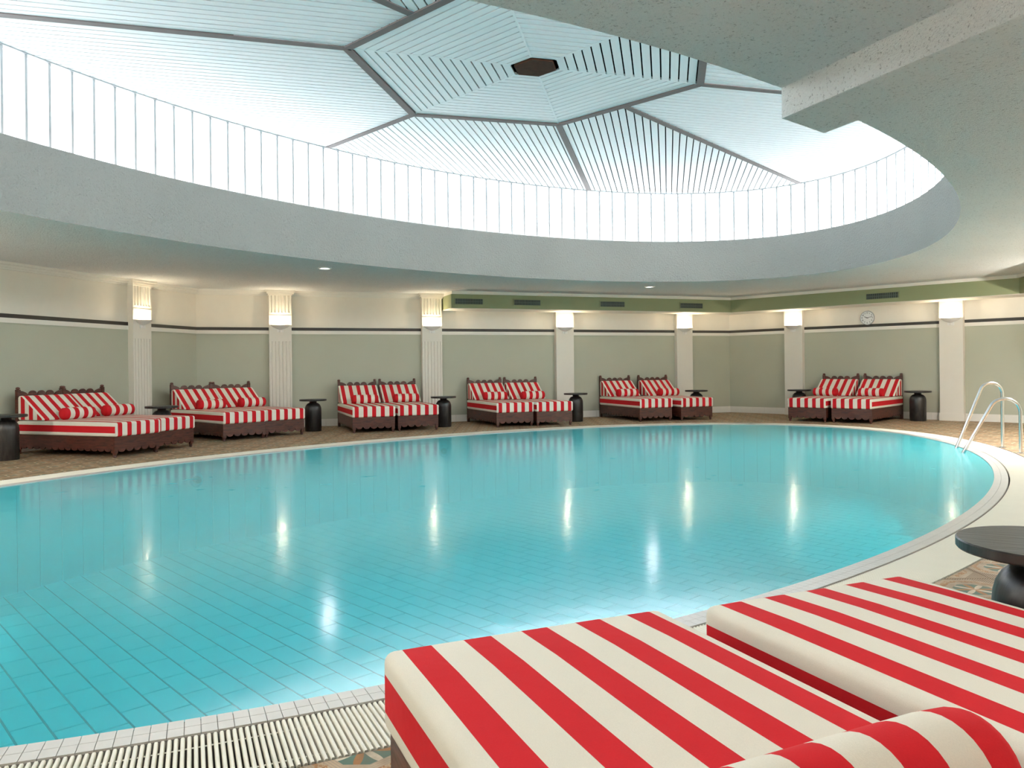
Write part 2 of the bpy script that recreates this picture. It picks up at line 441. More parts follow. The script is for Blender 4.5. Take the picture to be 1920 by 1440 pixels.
# green bulkhead with air grilles along the back and right walls
dB, nB = side_frame(A, B); dR, nR = side_frame(B, Cc); dX, nX = side_frame(Cc, Aq)
def ray_to(u, p, n, off):
    dirv = Vector(((u - 960) / 1470, 1.0)); return dirv * ((p + n * off).dot(n) / dirv.dot(n))
def corner(p, n1, n2, o1, o2):
    det = n1.x * n2.y - n1.y * n2.x; a1 = p.dot(n1) + o1; a2 = p.dot(n2) + o2
    return Vector(((a1 * n2.y - n1.y * a2) / det, (n1.x * a2 - a1 * n2.x) / det))
W0 = ray_to(829.5, A, nB, 0.0); BD = .77
def bulk_poly(o): return [W0, W0 + nB * o, corner(B, nB, nR, o, o), corner(Cc, nR, nX, o, o), Aq + nX * o, Aq, Cc, B]
m = MB(); m.prism([tuple(v) for v in bulk_poly(BD)], 2.39, 2.672)
bulk = tag(m.build('bulkhead_ceiling', 'bulkhead_green'), 'olive green boxed bulkhead under the ceiling with air grilles', kind='structure')
m = MB(); m.prism([tuple(v) for v in bulk_poly(BD + .045)], 2.672, ZC); m.build('crown_strip', 'white_paint', bulk)
m = MB(); m.prism([tuple(v) for v in bulk_poly(BD - .03)], 2.382, 2.39); m.build('underside', 'white_paint', bulk)
d_, n_ = side_frame(A, B)
crown('trim_2', A, W0, ZC, CROWN)

# drum under the skylight
NE = 240
TT = [2 * math.pi * k / NE for k in range(NE)]
def wall_ring(e, off0, z0, off1, z1, m, mi=0, ts=TT):
    n = len(ts); a = [ell(e, t, off0)[0] for t in ts]; c = [ell(e, t, off1)[0] for t in ts]
    m.add([(p.x, p.y, z0) for p in a] + [(p.x, p.y, z1) for p in c], [(i, (i + 1) % n, n + (i + 1) % n, n + i) for i in range(n)], mi)
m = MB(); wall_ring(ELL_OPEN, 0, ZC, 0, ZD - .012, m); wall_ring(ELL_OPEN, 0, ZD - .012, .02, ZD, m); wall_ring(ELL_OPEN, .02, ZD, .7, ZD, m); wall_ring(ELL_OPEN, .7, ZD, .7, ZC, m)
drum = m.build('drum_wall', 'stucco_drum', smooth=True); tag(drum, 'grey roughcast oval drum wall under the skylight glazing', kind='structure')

# beam crossing the ceiling above the camera
bd = Vector((math.cos(R(-68)), math.sin(R(-68)))); bn = Vector((bd.y, -bd.x)) * -1
e0 = Vector((1.56, 4.485)); e1 = e0 + Vector((.927, .375)) * .443
# run each edge from the drum to the near wall
def to_drum(p):
    a, c = p - bd * 1.5, p + bd * 3
    for _ in range(50):
        mm_ = (a + c) / 2
        if ell_in(ELL_OPEN, mm_) < 1: a = mm_
        else: c = mm_
    return c
p0, p1 = to_drum(e0), to_drum(e1); far_ = 4.6
m = MB(); pm = to_drum((e0 + e1) / 2)
m.prism([tuple(p0), tuple(pm), tuple(p1), tuple(p1 + bd * far_), tuple(p0 + bd * far_)], 2.559, ZC + .01)
tag(m.build('ceiling_beam', 'stucco_ceiling'), 'rough plastered downstand beam crossing the ceiling', kind='structure')

# ------------------------------------------------------------------ clerestory of channel glass
win = MB(); wall_ring(ELL_GLASS, -.05, ZD, -.05, ZD + .035, win); wall_ring(ELL_GLASS, -.05, ZD + .035, .05, ZD + .035, win)
win_o = win.build('window_1', 'sill_white'); tag(win_o, 'oval ring of upright channel glass panes under the skylight', kind='structure')
ts, per = ell_even(ELL_GLASS, 143); pw = per / 143
mg = MB(); g = .012
mg.add([(-pw / 2 + g, 0, 0), (pw / 2 - g, 0, 0), (pw / 2 - g, 0, 1), (-pw / 2 + g, 0, 1)], [(0, 1, 2, 3)], 0)
mg.add([(-pw / 2 + g, 0, 0), (-pw / 2 + g, .045, 0), (-pw / 2 + g, .045, 1), (-pw / 2 + g, 0, 1)], [(0, 1, 2, 3)], 1)
mg.add([(pw / 2 - g, 0, 0), (pw / 2 - g, .045, 0), (pw / 2 - g, .045, 1), (pw / 2 - g, 0, 1)], [(0, 1, 2, 3)], 1)
pane = mg.mesh('pane', ['channel_glass', 'channel_flange'], fix=False)
mj = MB(); mj.box(-.014, .014, -.008, .04, 0, 1); joint = mj.mesh('mullion', 'frame_grey', fix=False)
for k in range(143):
    ta = ts[k]; tb = ts[(k + 1) % 143] + (2 * math.pi if k == 142 else 0)
    p, n = ell(ELL_GLASS, (ta + tb) / 2)
    o = link('pane', pane, win_o, (p.x, p.y, ZD + .035), math.atan2(-n.x, n.y)); o.scale = (1, 1, ZR - ZD - .06)
    p, n = ell(ELL_GLASS, ta)
    o = link('mullion', joint, win_o, (p.x, p.y, ZD + .035), math.atan2(-n.x, n.y)); o.scale = (1, 1, ZR - ZD - .06)
mt = MB(); wall_ring(ELL_GLASS, -.03, ZR - .03, -.03, ZR + .01, mt); wall_ring(ELL_GLASS, -.03, ZR - .03, .06, ZR - .03, mt)
mt.build('head_rail', 'frame_grey', win_o)

# ------------------------------------------------------------------ skylight ceiling of white slats
mr = MB(); mr.add([(*ell(ELL_GLASS, t, .35)[0], ZR + .10) for t in TT] + [(*ell(ELL_GLASS, t, .35)[0], ZR + .30) for t in TT],
                  [tuple(range(NE)), tuple(range(NE, 2 * NE))] + [(i, (i + 1) % NE, NE + (i + 1) % NE, NE + i) for i in range(NE)])
wall_ring(ELL_GLASS, .06, ZR - .03, .06, ZR + .10, mr)
roof = mr.build('skylight_ceiling', 'plenum_black'); tag(roof, 'white slatted skylight ceiling divided by taupe beams around a hexagon', kind='structure')
V = [Vector((2.243, 9.191)), Vector((.667, 10.661)), Vector((-1.245, 10.173)), Vector((-1.662, 8.051)), Vector((-.087, 6.58)), Vector((1.825, 7.07))]
HC = Vector((.2905, 8.621))
M0, M1 = (V[0] + V[1]) / 2, (V[3] + V[4]) / 2
OUTP = {'L': Vector((-4.671, 7.206)), 'LL': Vector((-2.643, 11.583)), 'B': Vector((1.490, 14.742)), 'M': Vector((5.1225, 14.108))}
u_L = (OUTP['L'] - V[3]).normalized(); u_LL = (OUTP['LL'] - V[2]).normalized(); u_B = (OUTP['B'] - V[1]).normalized(); u_M = (OUTP['M'] - M0).normalized()
GP = [tuple(ell(ELL_GLASS, 2 * math.pi * k / 160, -.02)[0]) for k in range(160)]
spokes = {3: (V[3], u_L), 0: (V[0], -u_L), 2: (V[2], u_LL), 5: (V[5], -u_LL), 1: (V[1], u_B), 4: (V[4], -u_B), 'm0': (M0, u_M), 'm1': (M1, -u_M)}
D1 = (V[2] - V[3]).normalized().lerp(u_B, .5).normalized(); D2 = (V[1] - V[2]).normalized().lerp(-u_L, .5).normalized()
panels = [(3, 2, D2), (2, 1, D1), (1, 'm0', D1), ('m0', 0, D2), (0, 5, D2), (5, 4, D1), (4, 'm1', D1), ('m1', 3, D2)]
slats = []
PITCH, SW, BW = .1005, .084, .045
def strips(poly, dirv, o, start=None):
    n = Vector((-dirv.y, dirv.x)); hs = [Vector(p).dot(n) for p in poly]; lo, hi = min(hs), max(hs); al = [Vector(p).dot(dirv) for p in poly]
    a0, a1 = min(al) - 1, max(al) + 1
    k = math.floor((lo - o) / PITCH) - 1
    while o + k * PITCH < hi:
        h0, h1 = o + k * PITCH + (PITCH - SW) / 2, o + k * PITCH + (PITCH + SW) / 2
        q = [tuple(dirv * a0 + n * h0), tuple(dirv * a1 + n * h0), tuple(dirv * a1 + n * h1), tuple(dirv * a0 + n * h1)]
        q = clip_convex(q, poly)
        if len(q) >= 3 and area(q) > 1.5e-3: slats.append(q)
        k += 1
for a_, b_, dv in panels:
    (pa, ua), (pb, ub) = spokes[a_], spokes[b_]
    na = Vector((-ua.y, ua.x)); na = na if na.dot(pb - pa) > 0 else -na
    nb = Vector((-ub.y, ub.x)); nb = nb if nb.dot(pa - pb) > 0 else -nb
    ed = (pb - pa).normalized(); ne = Vector((-ed.y, ed.x)); ne = ne if ne.dot(pa - HC) > 0 else -ne
    poly = list(GP)
    poly = clip(poly, pa + na * BW, na); poly = clip(poly, pb + nb * BW, nb); poly = clip(poly, pa + ne * BW, ne)
    if len(poly) >= 3: strips(poly, dv, 0.0)
for i in range(6):
    a_, b_ = V[i], V[(i + 1) % 6]; k = .135
    ia, ib = HC.lerp(a_, k), HC.lerp(b_, k); ed = (b_ - a_).normalized(); ne = Vector((-ed.y, ed.x)); ne = ne if ne.dot(HC - a_) > 0 else -ne
    poly = [tuple(ia), tuple(a_), tuple(b_), tuple(ib)]
    poly = clip(poly, a_ + ne * .05, ne)
    for rv in (a_, b_):
        rd = (rv - HC).normalized(); rn = Vector((-rd.y, rd.x)); rn = rn if rn.dot((a_ + b_) / 2 - HC) > 0 else -rn
        poly = clip(poly, HC + rn * .012, rn)
    n = Vector((-ed.y, ed.x)); strips(poly, ed, (a_ + ne * .05).dot(n))
def slat_seen(q):
    c = centroid(q); vis = any(in_frame(p, ZR, 60) for p in q) and c[1] > 4.5
    return area(q) / (c[0] ** 2 + c[1] ** 2) if vis else 0.0
slats.sort(key=lambda q: -slat_seen(q))
for q in slats[:300]: piece('slat', q, ZR - .018, ZR, 'slat_white', roof)
m = MB()
for q in slats[300:]: m.prism(q, ZR - .018, ZR)
if slats[300:]: tag(m.build('slat_field', 'slat_white', roof, fix=False), kind='stuff')
def bar(p, q, w_, z0, z1, name, mat):
    d = (q - p).normalized(); n = Vector((-d.y, d.x)) * w_ / 2
    poly = clip_convex([tuple(p + n), tuple(q + n), tuple(q - n), tuple(p - n)], GP)
    return piece(name, poly, z0, z1, mat, roof) if len(poly) >= 3 else None
for i in range(6): bar(V[i], V[(i + 1) % 6], .085, ZR - .032, ZR + .05, 'beam', 'beam_taupe')
for k, (p, u_) in spokes.items(): bar(p, p + u_ * 16, .085, ZR - .028, ZR + .05, 'beam', 'beam_taupe')
for i in range(6): bar(HC.lerp(V[i], .135), HC.lerp(V[i], .985), .022, ZR - .020, ZR + .01, 'ridge_strip', 'slat_white')
piece('hub_panel', [tuple(HC.lerp(v, .118)) for v in V], ZR - .03, ZR + .02, 'hub_brown', roof)

# ------------------------------------------------------------------ pilasters and their sconces
SPOTS = [((-6.416, 13.602), Cq, A, True), ((-4.585, 15.546), A, B, True), ((-1.682, 16.591), A, B, True), ((1.198, 17.628), A, B, False),
         ((4.122, 18.68), A, B, False), ((6.438, 17.936), B, Cc, False), ((8.722, 15.568), B, Cc, False)]
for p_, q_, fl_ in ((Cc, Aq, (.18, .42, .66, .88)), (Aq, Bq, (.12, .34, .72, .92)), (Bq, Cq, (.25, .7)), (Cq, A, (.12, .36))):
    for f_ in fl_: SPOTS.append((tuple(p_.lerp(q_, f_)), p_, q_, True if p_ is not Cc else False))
def pilaster_mesh(fluted, top):
    m = MB(); hw, dp = .215, .12
    def blk(z0, z1, w_=hw, dd=dp): m.box(-w_, w_, -dd, .0, z0, z1)
    def flt(z0, z1):
        n, gw, gd = 6, .030, .016; xs = []; poly = [(-hw, 0.0), (-hw, -dp)]
        for i in range(n):
            c = -hw + .045 + (2 * hw - .09) * i / (n - 1)
            poly += [(c - gw / 2, -dp), (c - gw / 4, -dp + gd), (c + gw / 4, -dp + gd), (c + gw / 2, -dp)]
        poly += [(hw, -dp), (hw, 0.0)]; m.prism(poly, z0, z1)
    if fluted:
        blk(0, .15, hw + .012, dp + .012); flt(.15, 1.72); blk(1.72, 2.20); blk(2.20, 2.235, hw + .004, dp + .006); blk(2.235, 2.29); flt(2.29, 2.63)
        blk(2.63, 2.66, hw + .02, dp + .02); blk(2.66, 2.70, hw + .045, dp + .045); blk(2.70, ZC, hw + .075, dp + .075)
    else:
        blk(0, .15, hw + .012, dp + .012); blk(.15, top)
    return m.mesh('pilaster_column', 'pilaster_paint')
PM = {True: pilaster_mesh(True, ZC), False: pilaster_mesh(False, 2.385)}
# half-bowl uplighter
def sconce_parts():
    prof = [(.0, .0), (.03, .0), (.034, .018), (.026, .034), (.03, .05), (.075, .07), (.135, .098), (.182, .132), (.19, .145), (.182, .145), (.17, .135), (.12, .108), (.06, .085), (.0, .08)]
    m = MB(); m.lathe(prof, 28, math.pi, 2 * math.pi, sy=.72); bowl = m.mesh('bowl', 'sconce_plaster', smooth=True)
    m = MB(); m.box(-.06, .06, -.012, 0, .0, .12); plate = m.mesh('back_plate', 'sconce_plaster')
    m = MB(); m.lathe([(.0, .0), (.02, .005), (.028, .025), (.02, .045), (.0, .052)], 14); bulb = m.mesh('bulb', 'bulb_warm', smooth=True)
    return bowl, plate, bulb
BOWL, PLATE, BULB = sconce_parts()
wallof = {0: 'beside the first striped daybeds', 1: 'between the second daybeds and a round table', 2: 'at the end of the green bulkhead', 3: 'on the first plain column',
          4: 'on the plain column by the room corner', 5: 'on the plain column behind the clock wall daybeds', 6: 'on the plain column behind the pool ladder'}
for i, (c, p, q, fl) in enumerate(SPOTS):
    d, n = side_frame(p, q); wp = Vector(c); s = (wp - p).dot(d); base = p + d * s; rz = math.atan2(n.x, -n.y)
    o = link('pilaster_column', PM[fl], None, (base.x, base.y, 0), rz); tag(o, kind='structure')
    e = empty('wall_sconce', (base.x + n.x * .12, base.y + n.y * .12, 1.90), rz)
    tag(e, 'white plaster half-bowl uplighter glowing warm ' + wallof.get(i, 'on a column outside the frame'), 'wall lamp', 'uplighters on the wall columns')
    link('bowl', BOWL, e); link('back_plate', PLATE, e); link('bulb', BULB, e, (0, -.06, .082))
    ld = bpy.data.lights.new('sconce_light', 'POINT'); ld.energy = SCONCE_W if i < 7 else SCONCE_W * 7.6; ld.color = (1.0, .83, .58) if i < 7 else (1.0, .93, .82); ld.shadow_soft_size = .03  # lamps outside the frame are added fill, stronger and whiter than the seen ones
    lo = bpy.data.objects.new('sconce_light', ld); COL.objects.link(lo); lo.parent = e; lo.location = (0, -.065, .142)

# ------------------------------------------------------------------ recessed downlights
m = MB(); m.lathe([(.105, 0), (.11, -.012), (.085, -.018), (.075, -.006), (.075, 0)], 28); DTRIM = m.mesh('trim_ring', 'sconce_plaster', smooth=True)
m = MB(); m.lathe([(.0, -.006), (.075, -.006), (.075, -.002), (.0, -.002)], 24); DLENS = m.mesh('lens', 'lamp_white')
dl = [(-2.89, 12.176), (2.748, 15.558)]
dl += [(2 * CTR[0] - x, 2 * CTR[1] - y) for x, y in dl]
dl = [q for k, q in enumerate(dl) if k < 2 or not in_frame(q, ZC)] + [(9.0, 12.6), (8.4, 11.2), (7.5, 9.3), (-8.3, 8.4), (-8.0, 4.6), (-5.0, 1.6), (-1.4, 1.9), (1.4, 1.5), (5.2, 4.4)]  # spotlights out of view are added to brighten walls and floor
dlab = ['round white recessed spotlight in the ceiling above the second daybed pair', 'round white recessed spotlight in the ceiling above the fifth daybed pair'] + ['round white recessed spotlight in the ceiling behind the frame'] * 14
for i, (x, y) in enumerate(dl):
    e = empty('ceiling_spotlight', (x, y, ZC)); tag(e, dlab[i], 'ceiling light', 'recessed spotlights in the ceiling')
    link('trim_ring', DTRIM, e); link('lens', DLENS, e)
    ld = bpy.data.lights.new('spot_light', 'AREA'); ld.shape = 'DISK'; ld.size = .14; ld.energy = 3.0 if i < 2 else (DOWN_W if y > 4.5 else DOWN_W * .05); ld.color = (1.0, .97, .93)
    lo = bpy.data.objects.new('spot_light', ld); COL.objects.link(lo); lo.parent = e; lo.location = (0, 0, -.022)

# ------------------------------------------------------------------ pool
pool = empty('swimming_pool', (CTR[0], CTR[1], 0)); tag(pool, 'oval turquoise swimming pool with white tiled rim and overflow grating', 'pool')
off = Vector((CTR[0], CTR[1], 0))
def under(o, par): o.parent = par; o.matrix_parent_inverse = par.matrix_world.inverted(); return o
pool.matrix_world = Matrix.Translation(off)
PD = -1.12
m = MB(); m.add([(*ell(ELL_POOL, t)[0], PD - .006) for t in TT], [tuple(range(NE))]); bfl = under(m.build('basin_floor', 'pool_grout', fix=False), pool)
m = MB(); wall_ring(ELL_POOL, .008, PD - .01, .008, -.004, m); bwl = under(m.build('basin_wall', 'pool_grout'), pool)
m = MB(); m.add([(*ell(ELL_POOL, t, .004)[0], -.008) for t in TT], [tuple(range(NE))]); under(m.build('water', 'pool_water', fix=False), pool)
m = MB(); wall_ring(ELL_POOL, 0, -.006, .122, -.006, m); wall_ring(ELL_POOL, .122, -.006, .122, -.16, m); cop = under(m.build('coping', 'coping_grout'), pool)
m = MB(); wall_ring(ELL_POOL, .122, -.16, .472, -.16, m); wall_ring(ELL_POOL, .472, -.16, .472, -.002, m); under(m.build('gutter', 'gutter_dark'), pool)
# coping tiles, two rows
N1 = 784; tsc, _ = ell_even(ELL_POOL, N1); tl = []
for k in range(N1):
    ta = tsc[k]; tb = tsc[(k + 1) % N1] + (2 * math.pi if k == N1 - 1 else 0)
    dt = (tb - ta) * .022
    for o0, o1 in ((.0, .0585), (.0605, .119)):
        tl.append([tuple(ell(ELL_POOL, ta + dt, o0)[0]), tuple(ell(ELL_POOL, tb - dt, o0)[0]), tuple(ell(ELL_POOL, tb - dt, o1)[0]), tuple(ell(ELL_POOL, ta + dt, o1)[0])])
tl.sort(key=lambda q: -seen_size(centroid(q)))
for q in tl[:300]: under(piece('tile', q, -.012, 0.0, 'coping_tile', None), cop)
m = MB()
for q in tl[300:]: m.prism(q, -.012, 0.0)
tag(under(m.build('tile_rows', 'coping_tile', fix=False), cop), kind='stuff')
# overflow grating
m = MB(); wall_ring(ELL_POOL, .185, -.014, .195, -.014, m); wall_ring(ELL_POOL, .385, -.014, .395, -.014, m); gr = under(m.build('overflow_grating', 'grille_white'), pool)
N2 = 2104; tsg, _ = ell_even(ELL_POOL, N2, .29); sl = []
prof = [(-.0062, -.022), (-.0062, -.004), (-.0036, 0.0), (.0036, 0.0), (.0062, -.004), (.0062, -.022)]
def slat_verts(t, org=None):
    p, n = ell(ELL_POOL, t, .134); q, _ = ell(ELL_POOL, t, .458); tg = Vector((-n.y, n.x)); vs = []
    for b_ in (p, q):
        for x, z in prof: vs.append((b_.x + tg.x * x, b_.y + tg.y * x, z))
    return vs
sf_ = [(i, (i + 1) % 6, 6 + (i + 1) % 6, 6 + i) for i in range(6)] + [(5, 4, 3, 2, 1, 0), (6, 7, 8, 9, 10, 11)]
L2 = (ell(ELL_POOL, 0, .458)[0] - ell(ELL_POOL, 0, .134)[0]).length
ms = MB(); ms.add([(x, -L2 / 2, z) for x, z in prof] + [(x, L2 / 2, z) for x, z in prof], sf_); SL = ms.mesh('slat', 'grille_white')
order = sorted(tsg, key=lambda t: -seen_size(ell(ELL_POOL, t, .29)[0]))
for t in order[:300]:
    p, n = ell(ELL_POOL, t, .296); under(link('slat', SL, None, (p.x, p.y, 0), math.atan2(-n.x, n.y)), gr)
m = MB()
for t in order[300:]: m.add(slat_verts(t), sf_)
tag(under(m.build('slat_run', 'grille_white', fix=True), gr), kind='stuff')
# basin floor tiles in running bond
fd = Vector((math.cos(R(-47)), math.sin(R(-47)))); fn_ = Vector((-fd.y, fd.x)); TLX, TLY, JG = .40, .20, .016
EP = [tuple(ell(ELL_POOL, 2 * math.pi * k / 120)[0]) for k in range(120)]
bt = []
for j in range(-60, 61):
    for i in range(-34, 35):
        c = c2 + fd * ((i + (.5 if j % 2 else 0)) * TLX) + fn_ * (j * TLY)
        if ell_in(ELL_POOL, c) > 1.06: continue
        h, k = TLX / 2 - JG / 2, TLY / 2 - JG / 2
        q = [tuple(c - fd * h - fn_ * k), tuple(c + fd * h - fn_ * k), tuple(c + fd * h + fn_ * k), tuple(c - fd * h + fn_ * k)]
        if ell_in(ELL_POOL, c) > .93: q = clip_convex(q, EP)
        if len(q) >= 3 and area(q) > 1e-3: bt.append(q)
bt.sort(key=lambda q: -seen_size(centroid(q), PD))
for q in bt[:300]: under(piece('tile', q, PD - .006, PD, 'pool_tile', None), bfl)
m = MB()
for q in bt[300:]: m.prism(q, PD - .006, PD, cap0=False)
tag(under(m.build('tile_field', 'pool_tile', fix=False), bfl), kind='stuff')
# basin wall tiles
N3 = 160; tsw, _ = ell_even(ELL_POOL, N3)
for k in range(N3):
    ta = tsw[k]; tb = tsw[(k + 1) % N3] + (2 * math.pi if k == N3 - 1 else 0); dt = (tb - ta) * .02; m = MB()
    pa, pb = ell(ELL_POOL, ta + dt)[0], ell(ELL_POOL, tb - dt)[0]; na, nb = ell(ELL_POOL, ta + dt, .009)[0], ell(ELL_POOL, tb - dt, .009)[0]; c = (pa + pb) / 2
    m.prism([tuple(v - c) for v in (pa, pb, nb, na)], PD, -.02)
    under(link('tile', m.mesh('tile', 'wall_tile_blue', fix=False), None, (c.x, c.y, 0)), bwl)
# inlets in the far basin wall
m = MB(); m.lathe([(0, .0), (.09, .0), (.10, .012), (.085, .022), (.05, .018), (0, .024)], 24); IN1 = m.mesh('flange', 'chrome', smooth=True)
m = MB(); m.lathe([(0, .0), (.05, .0), (.045, .03), (0, .034)], 20); IN2 = m.mesh('nozzle', 'vent_dark', smooth=True)
for i, (u_, lab) in enumerate(((365, 'round underwater inlet in the pool wall below the first daybeds'), (830, 'round underwater inlet in the pool wall below the third daybeds'), (1222, 'round underwater inlet in the pool wall below the fifth daybeds'))):
    best = min((t for t in tsc if ell(ELL_POOL, t)[0].y > CTR[1] - 1), key=lambda t: abs(px(ell(ELL_POOL, t)[0])[0] - u_))
    p, n = ell(ELL_POOL, best, -.001); e = empty('pool_inlet', (p.x, p.y, -.24)); tag(e, lab, 'pool fitting', 'underwater pool inlets')
    e.rotation_euler = Vector((-n.x, -n.y, 0)).to_track_quat('Z', 'Y').to_euler()
    link('flange', IN1, e); link('nozzle', IN2, e, (0, 0, .016))

# ------------------------------------------------------------------ pool ladder
lad = empty('pool_ladder', (6.36, 10.24, 0)); lad.matrix_world = Matrix.Translation((6.36, 10.24, 0)); tag(lad, 'chrome handrail ladder stepping down into the pool', 'ladder')
def arch(base, water, H, r):
    b3, w3 = Vector((*base, 0)), Vector((*water, 0)); out_ = (w3 - b3); hd = Vector((out_.x, out_.y, 0)); L = hd.length; hd.normalize()
    pts = [b3, b3 + Vector((0, 0, H - r))]
    c = b3 + hd * r + Vector((0, 0, H - r))
    for k in range(1, 13):
        a = math.pi - (math.pi * .83) * k / 12; pts.append(c + hd * (r * math.cos(a)) + Vector((0, 0, r * math.sin(a))))
    end = w3 + Vector((0, 0, -.01)); pts.append(pts[-1].lerp(end, .5)); pts.append(end)
    dn = (end - pts[-3]).normalized()
    pts.append(end + Vector((hd.x * .02, hd.y * .02, -.10))); pts.append(end + Vector((hd.x * .02, hd.y * .02, -.95)))
    return pts
B1, B2 = Vector((6.61, 10.58)), Vector((6.40, 9.88)); Wt1, Wt2 = Vector((6.03, 10.66)), Vector((5.80, 10.10))
for b_, w_, H_, r_0 in ((B1, Wt1, .875, .14), (B2, Wt2, .69, .17)):
    m = MB(); m.tube(arch(b_, w_, H_, r_0), .021, 14); r_ = m.build('handrail', 'chrome', smooth=True); under(r_, lad)
    m = MB(); m.lathe([(.0, .0), (.05, .0), (.05, .006), (.026, .014), (.022, .014)], 20, c=(b_.x, b_.y)); under(m.build('floor_flange', 'chrome', smooth=True), lad)
for z in (-.22, -.47, -.72):
    m = MB(); a_, c_ = Wt1.to_3d() + Vector((-.02, 0, z)), Wt2.to_3d() + Vector((-.02, 0, z)); dd_ = (c_ - a_).normalized(); nn_ = Vector((-dd_.y, dd_.x, 0)) * .04
    m.prism([tuple((a_ + nn_).xy), tuple((c_ + nn_).xy), tuple((c_ - nn_).xy), tuple((a_ - nn_).xy)], z - .014, z + .014); under(m.build('step', 'chrome'), lad)

# ------------------------------------------------------------------ daybeds
MW, ML, MT, SEAT = .79, 1.86, .19, .47
BWD = .765
STR = [-.35 + .157 * k for k in range(5)]                           # left side of each red stripe
CUTX = sorted({-MW / 2, MW / 2} | {round(s, 4) for s in STR} | {round(s + .073, 4) for s in STR})
def is_red(x): return any(s <= x <= s + .073 for s in STR)
def rounded(xs, ys, zs, r, colour, bulge=0.0):
    m = MB(); X0, X1, Y0, Y1, Z0, Z1 = xs[0], xs[-1], ys[0], ys[-1], zs[0], zs[-1]
    def mp(p):
        q = Vector((min(max(p[0], X0 + r), X1 - r), min(max(p[1], Y0 + r), Y1 - r), min(max(p[2], Z0 + r), Z1 - r)))
        d = Vector(p) - q
        if d.length > 1e-7: q = q + d.normalized() * r
        else: q = Vector(p)
        if bulge and p[2] > (Z0 + Z1) / 2:
            fx = 1 - abs(2 * (p[0] - X0) / (X1 - X0) - 1) ** 4; fy = 1 - abs(2 * (p[1] - Y0) / (Y1 - Y0) - 1) ** 8; q.z += bulge * fx * fy
        return q
    idx = {}
    def vid(p):
        k = tuple(round(c, 5) for c in p)
        if k not in idx: idx[k] = len(m.v); m.v.append(tuple(mp(p)))
        return idx[k]
    def quad(a, b_, c, d_, mi): m.f.append((vid(a), vid(b_), vid(c), vid(d_))); m.m.append(mi)
    for i in range(len(xs) - 1):
        for j in range(len(ys) - 1):
            for z in (Z0, Z1): quad((xs[i], ys[j], z), (xs[i + 1], ys[j], z), (xs[i + 1], ys[j + 1], z), (xs[i], ys[j + 1], z), colour((xs[i] + xs[i + 1]) / 2, (ys[j] + ys[j + 1]) / 2, z, 'z'))
        for k in range(len(zs) - 1):
            for y in (Y0, Y1): quad((xs[i], y, zs[k]), (xs[i + 1], y, zs[k]), (xs[i + 1], y, zs[k + 1]), (xs[i], y, zs[k + 1]), colour((xs[i] + xs[i + 1]) / 2, y, (zs[k] + zs[k + 1]) / 2, 'y'))
    for j in range(len(ys) - 1):
        for k in range(len(zs) - 1):
            for x in (X0, X1): quad((x, ys[j], zs[k]), (x, ys[j + 1], zs[k]), (x, ys[j + 1], zs[k + 1]), (x, ys[j], zs[k + 1]), colour(x, (ys[j] + ys[j + 1]) / 2, (zs[k] + zs[k + 1]) / 2, 'x'))
    return m
def dense(a, c, r, extra=(), step=.2):
    s = {round(a + r * t, 5) for t in (0, .15, .35, .6, 1)} | {round(c - r * t, 5) for t in (0, .15, .35, .6, 1)} | {round(e, 5) for e in extra}
    n = max(1, int((c - a - 2 * r) / step)); s |= {round(a + r + (c - a - 2 * r) * i / n, 5) for i in range(n + 1)}
    s = sorted(s); o = [s[0]]
    for v in s[1:]:
        if v - o[-1] > .0012: o.append(v)
    return o
Z0m = SEAT - MT
def mcol(x, y, z, f):
    if f == 'x': return 0 if Z0m + .05 < z < SEAT - .05 else 1
    return 0 if is_red(x) else 1
mm = rounded(dense(-MW / 2, MW / 2, .026, CUTX[1:-1]), dense(-.02, ML - .02, .026), dense(Z0m, SEAT, .026, (Z0m + .05, SEAT - .05), .1), .026, mcol, .010)
MATTRESS = mm.mesh('mattress', ['fabric_red', 'fabric_cream'], smooth=True)
# wedge back cushion: profile in y-z, striped along its width
def wedge():
    prof = [(1.34, .482), (1.80, .482), (1.815, .50), (1.815, .80), (1.80, .82), (1.765, .825), (1.735, .815), (1.355, .515), (1.335, .497)]
    xs = [-MW / 2 + .01, -MW / 2 + .022] + CUTX[1:-1] + [MW / 2 - .022, MW / 2 - .01]; m = MB(); n = len(prof)
    cy = sum(p[0] for p in prof) / n; cz = sum(p[1] for p in prof) / n
    for i in range(len(xs)):
        k = .965 if i in (0, len(xs) - 1) else 1.0
        for y, z in prof: m.v.append((xs[i], cy + (y - cy) * k, cz + (z - cz) * k))
    for i in range(len(xs) - 1):
        for q in range(n):
            m.f.append((i * n + q, i * n + (q + 1) % n, (i + 1) * n + (q + 1) % n, (i + 1) * n + q)); m.m.append(0 if is_red((xs[i] + xs[i + 1]) / 2) else 1)
    # ends: upright stripes following the back edge
    for i in (0, len(xs) - 1):
        base = [m.v[i * n + q] for q in range(n)]; x = base[0][0]; pl = [(v[1], v[2]) for v in base]
        cuts = [1.2, 1.44, 1.52, 1.60, 1.68, 1.76, 1.9]
        for c in range(len(cuts) - 1):
            q = clip(clip(pl, (cuts[c], 0), (1, 0)), (cuts[c + 1], 0), (-1, 0))
            if len(q) >= 3: m.add([(x, y, z) for y, z in q], [tuple(range(len(q)))], c % 2)
    return m.mesh('back_cushion', ['fabric_red', 'fabric_cream'], smooth=False)
WEDGE = wedge()
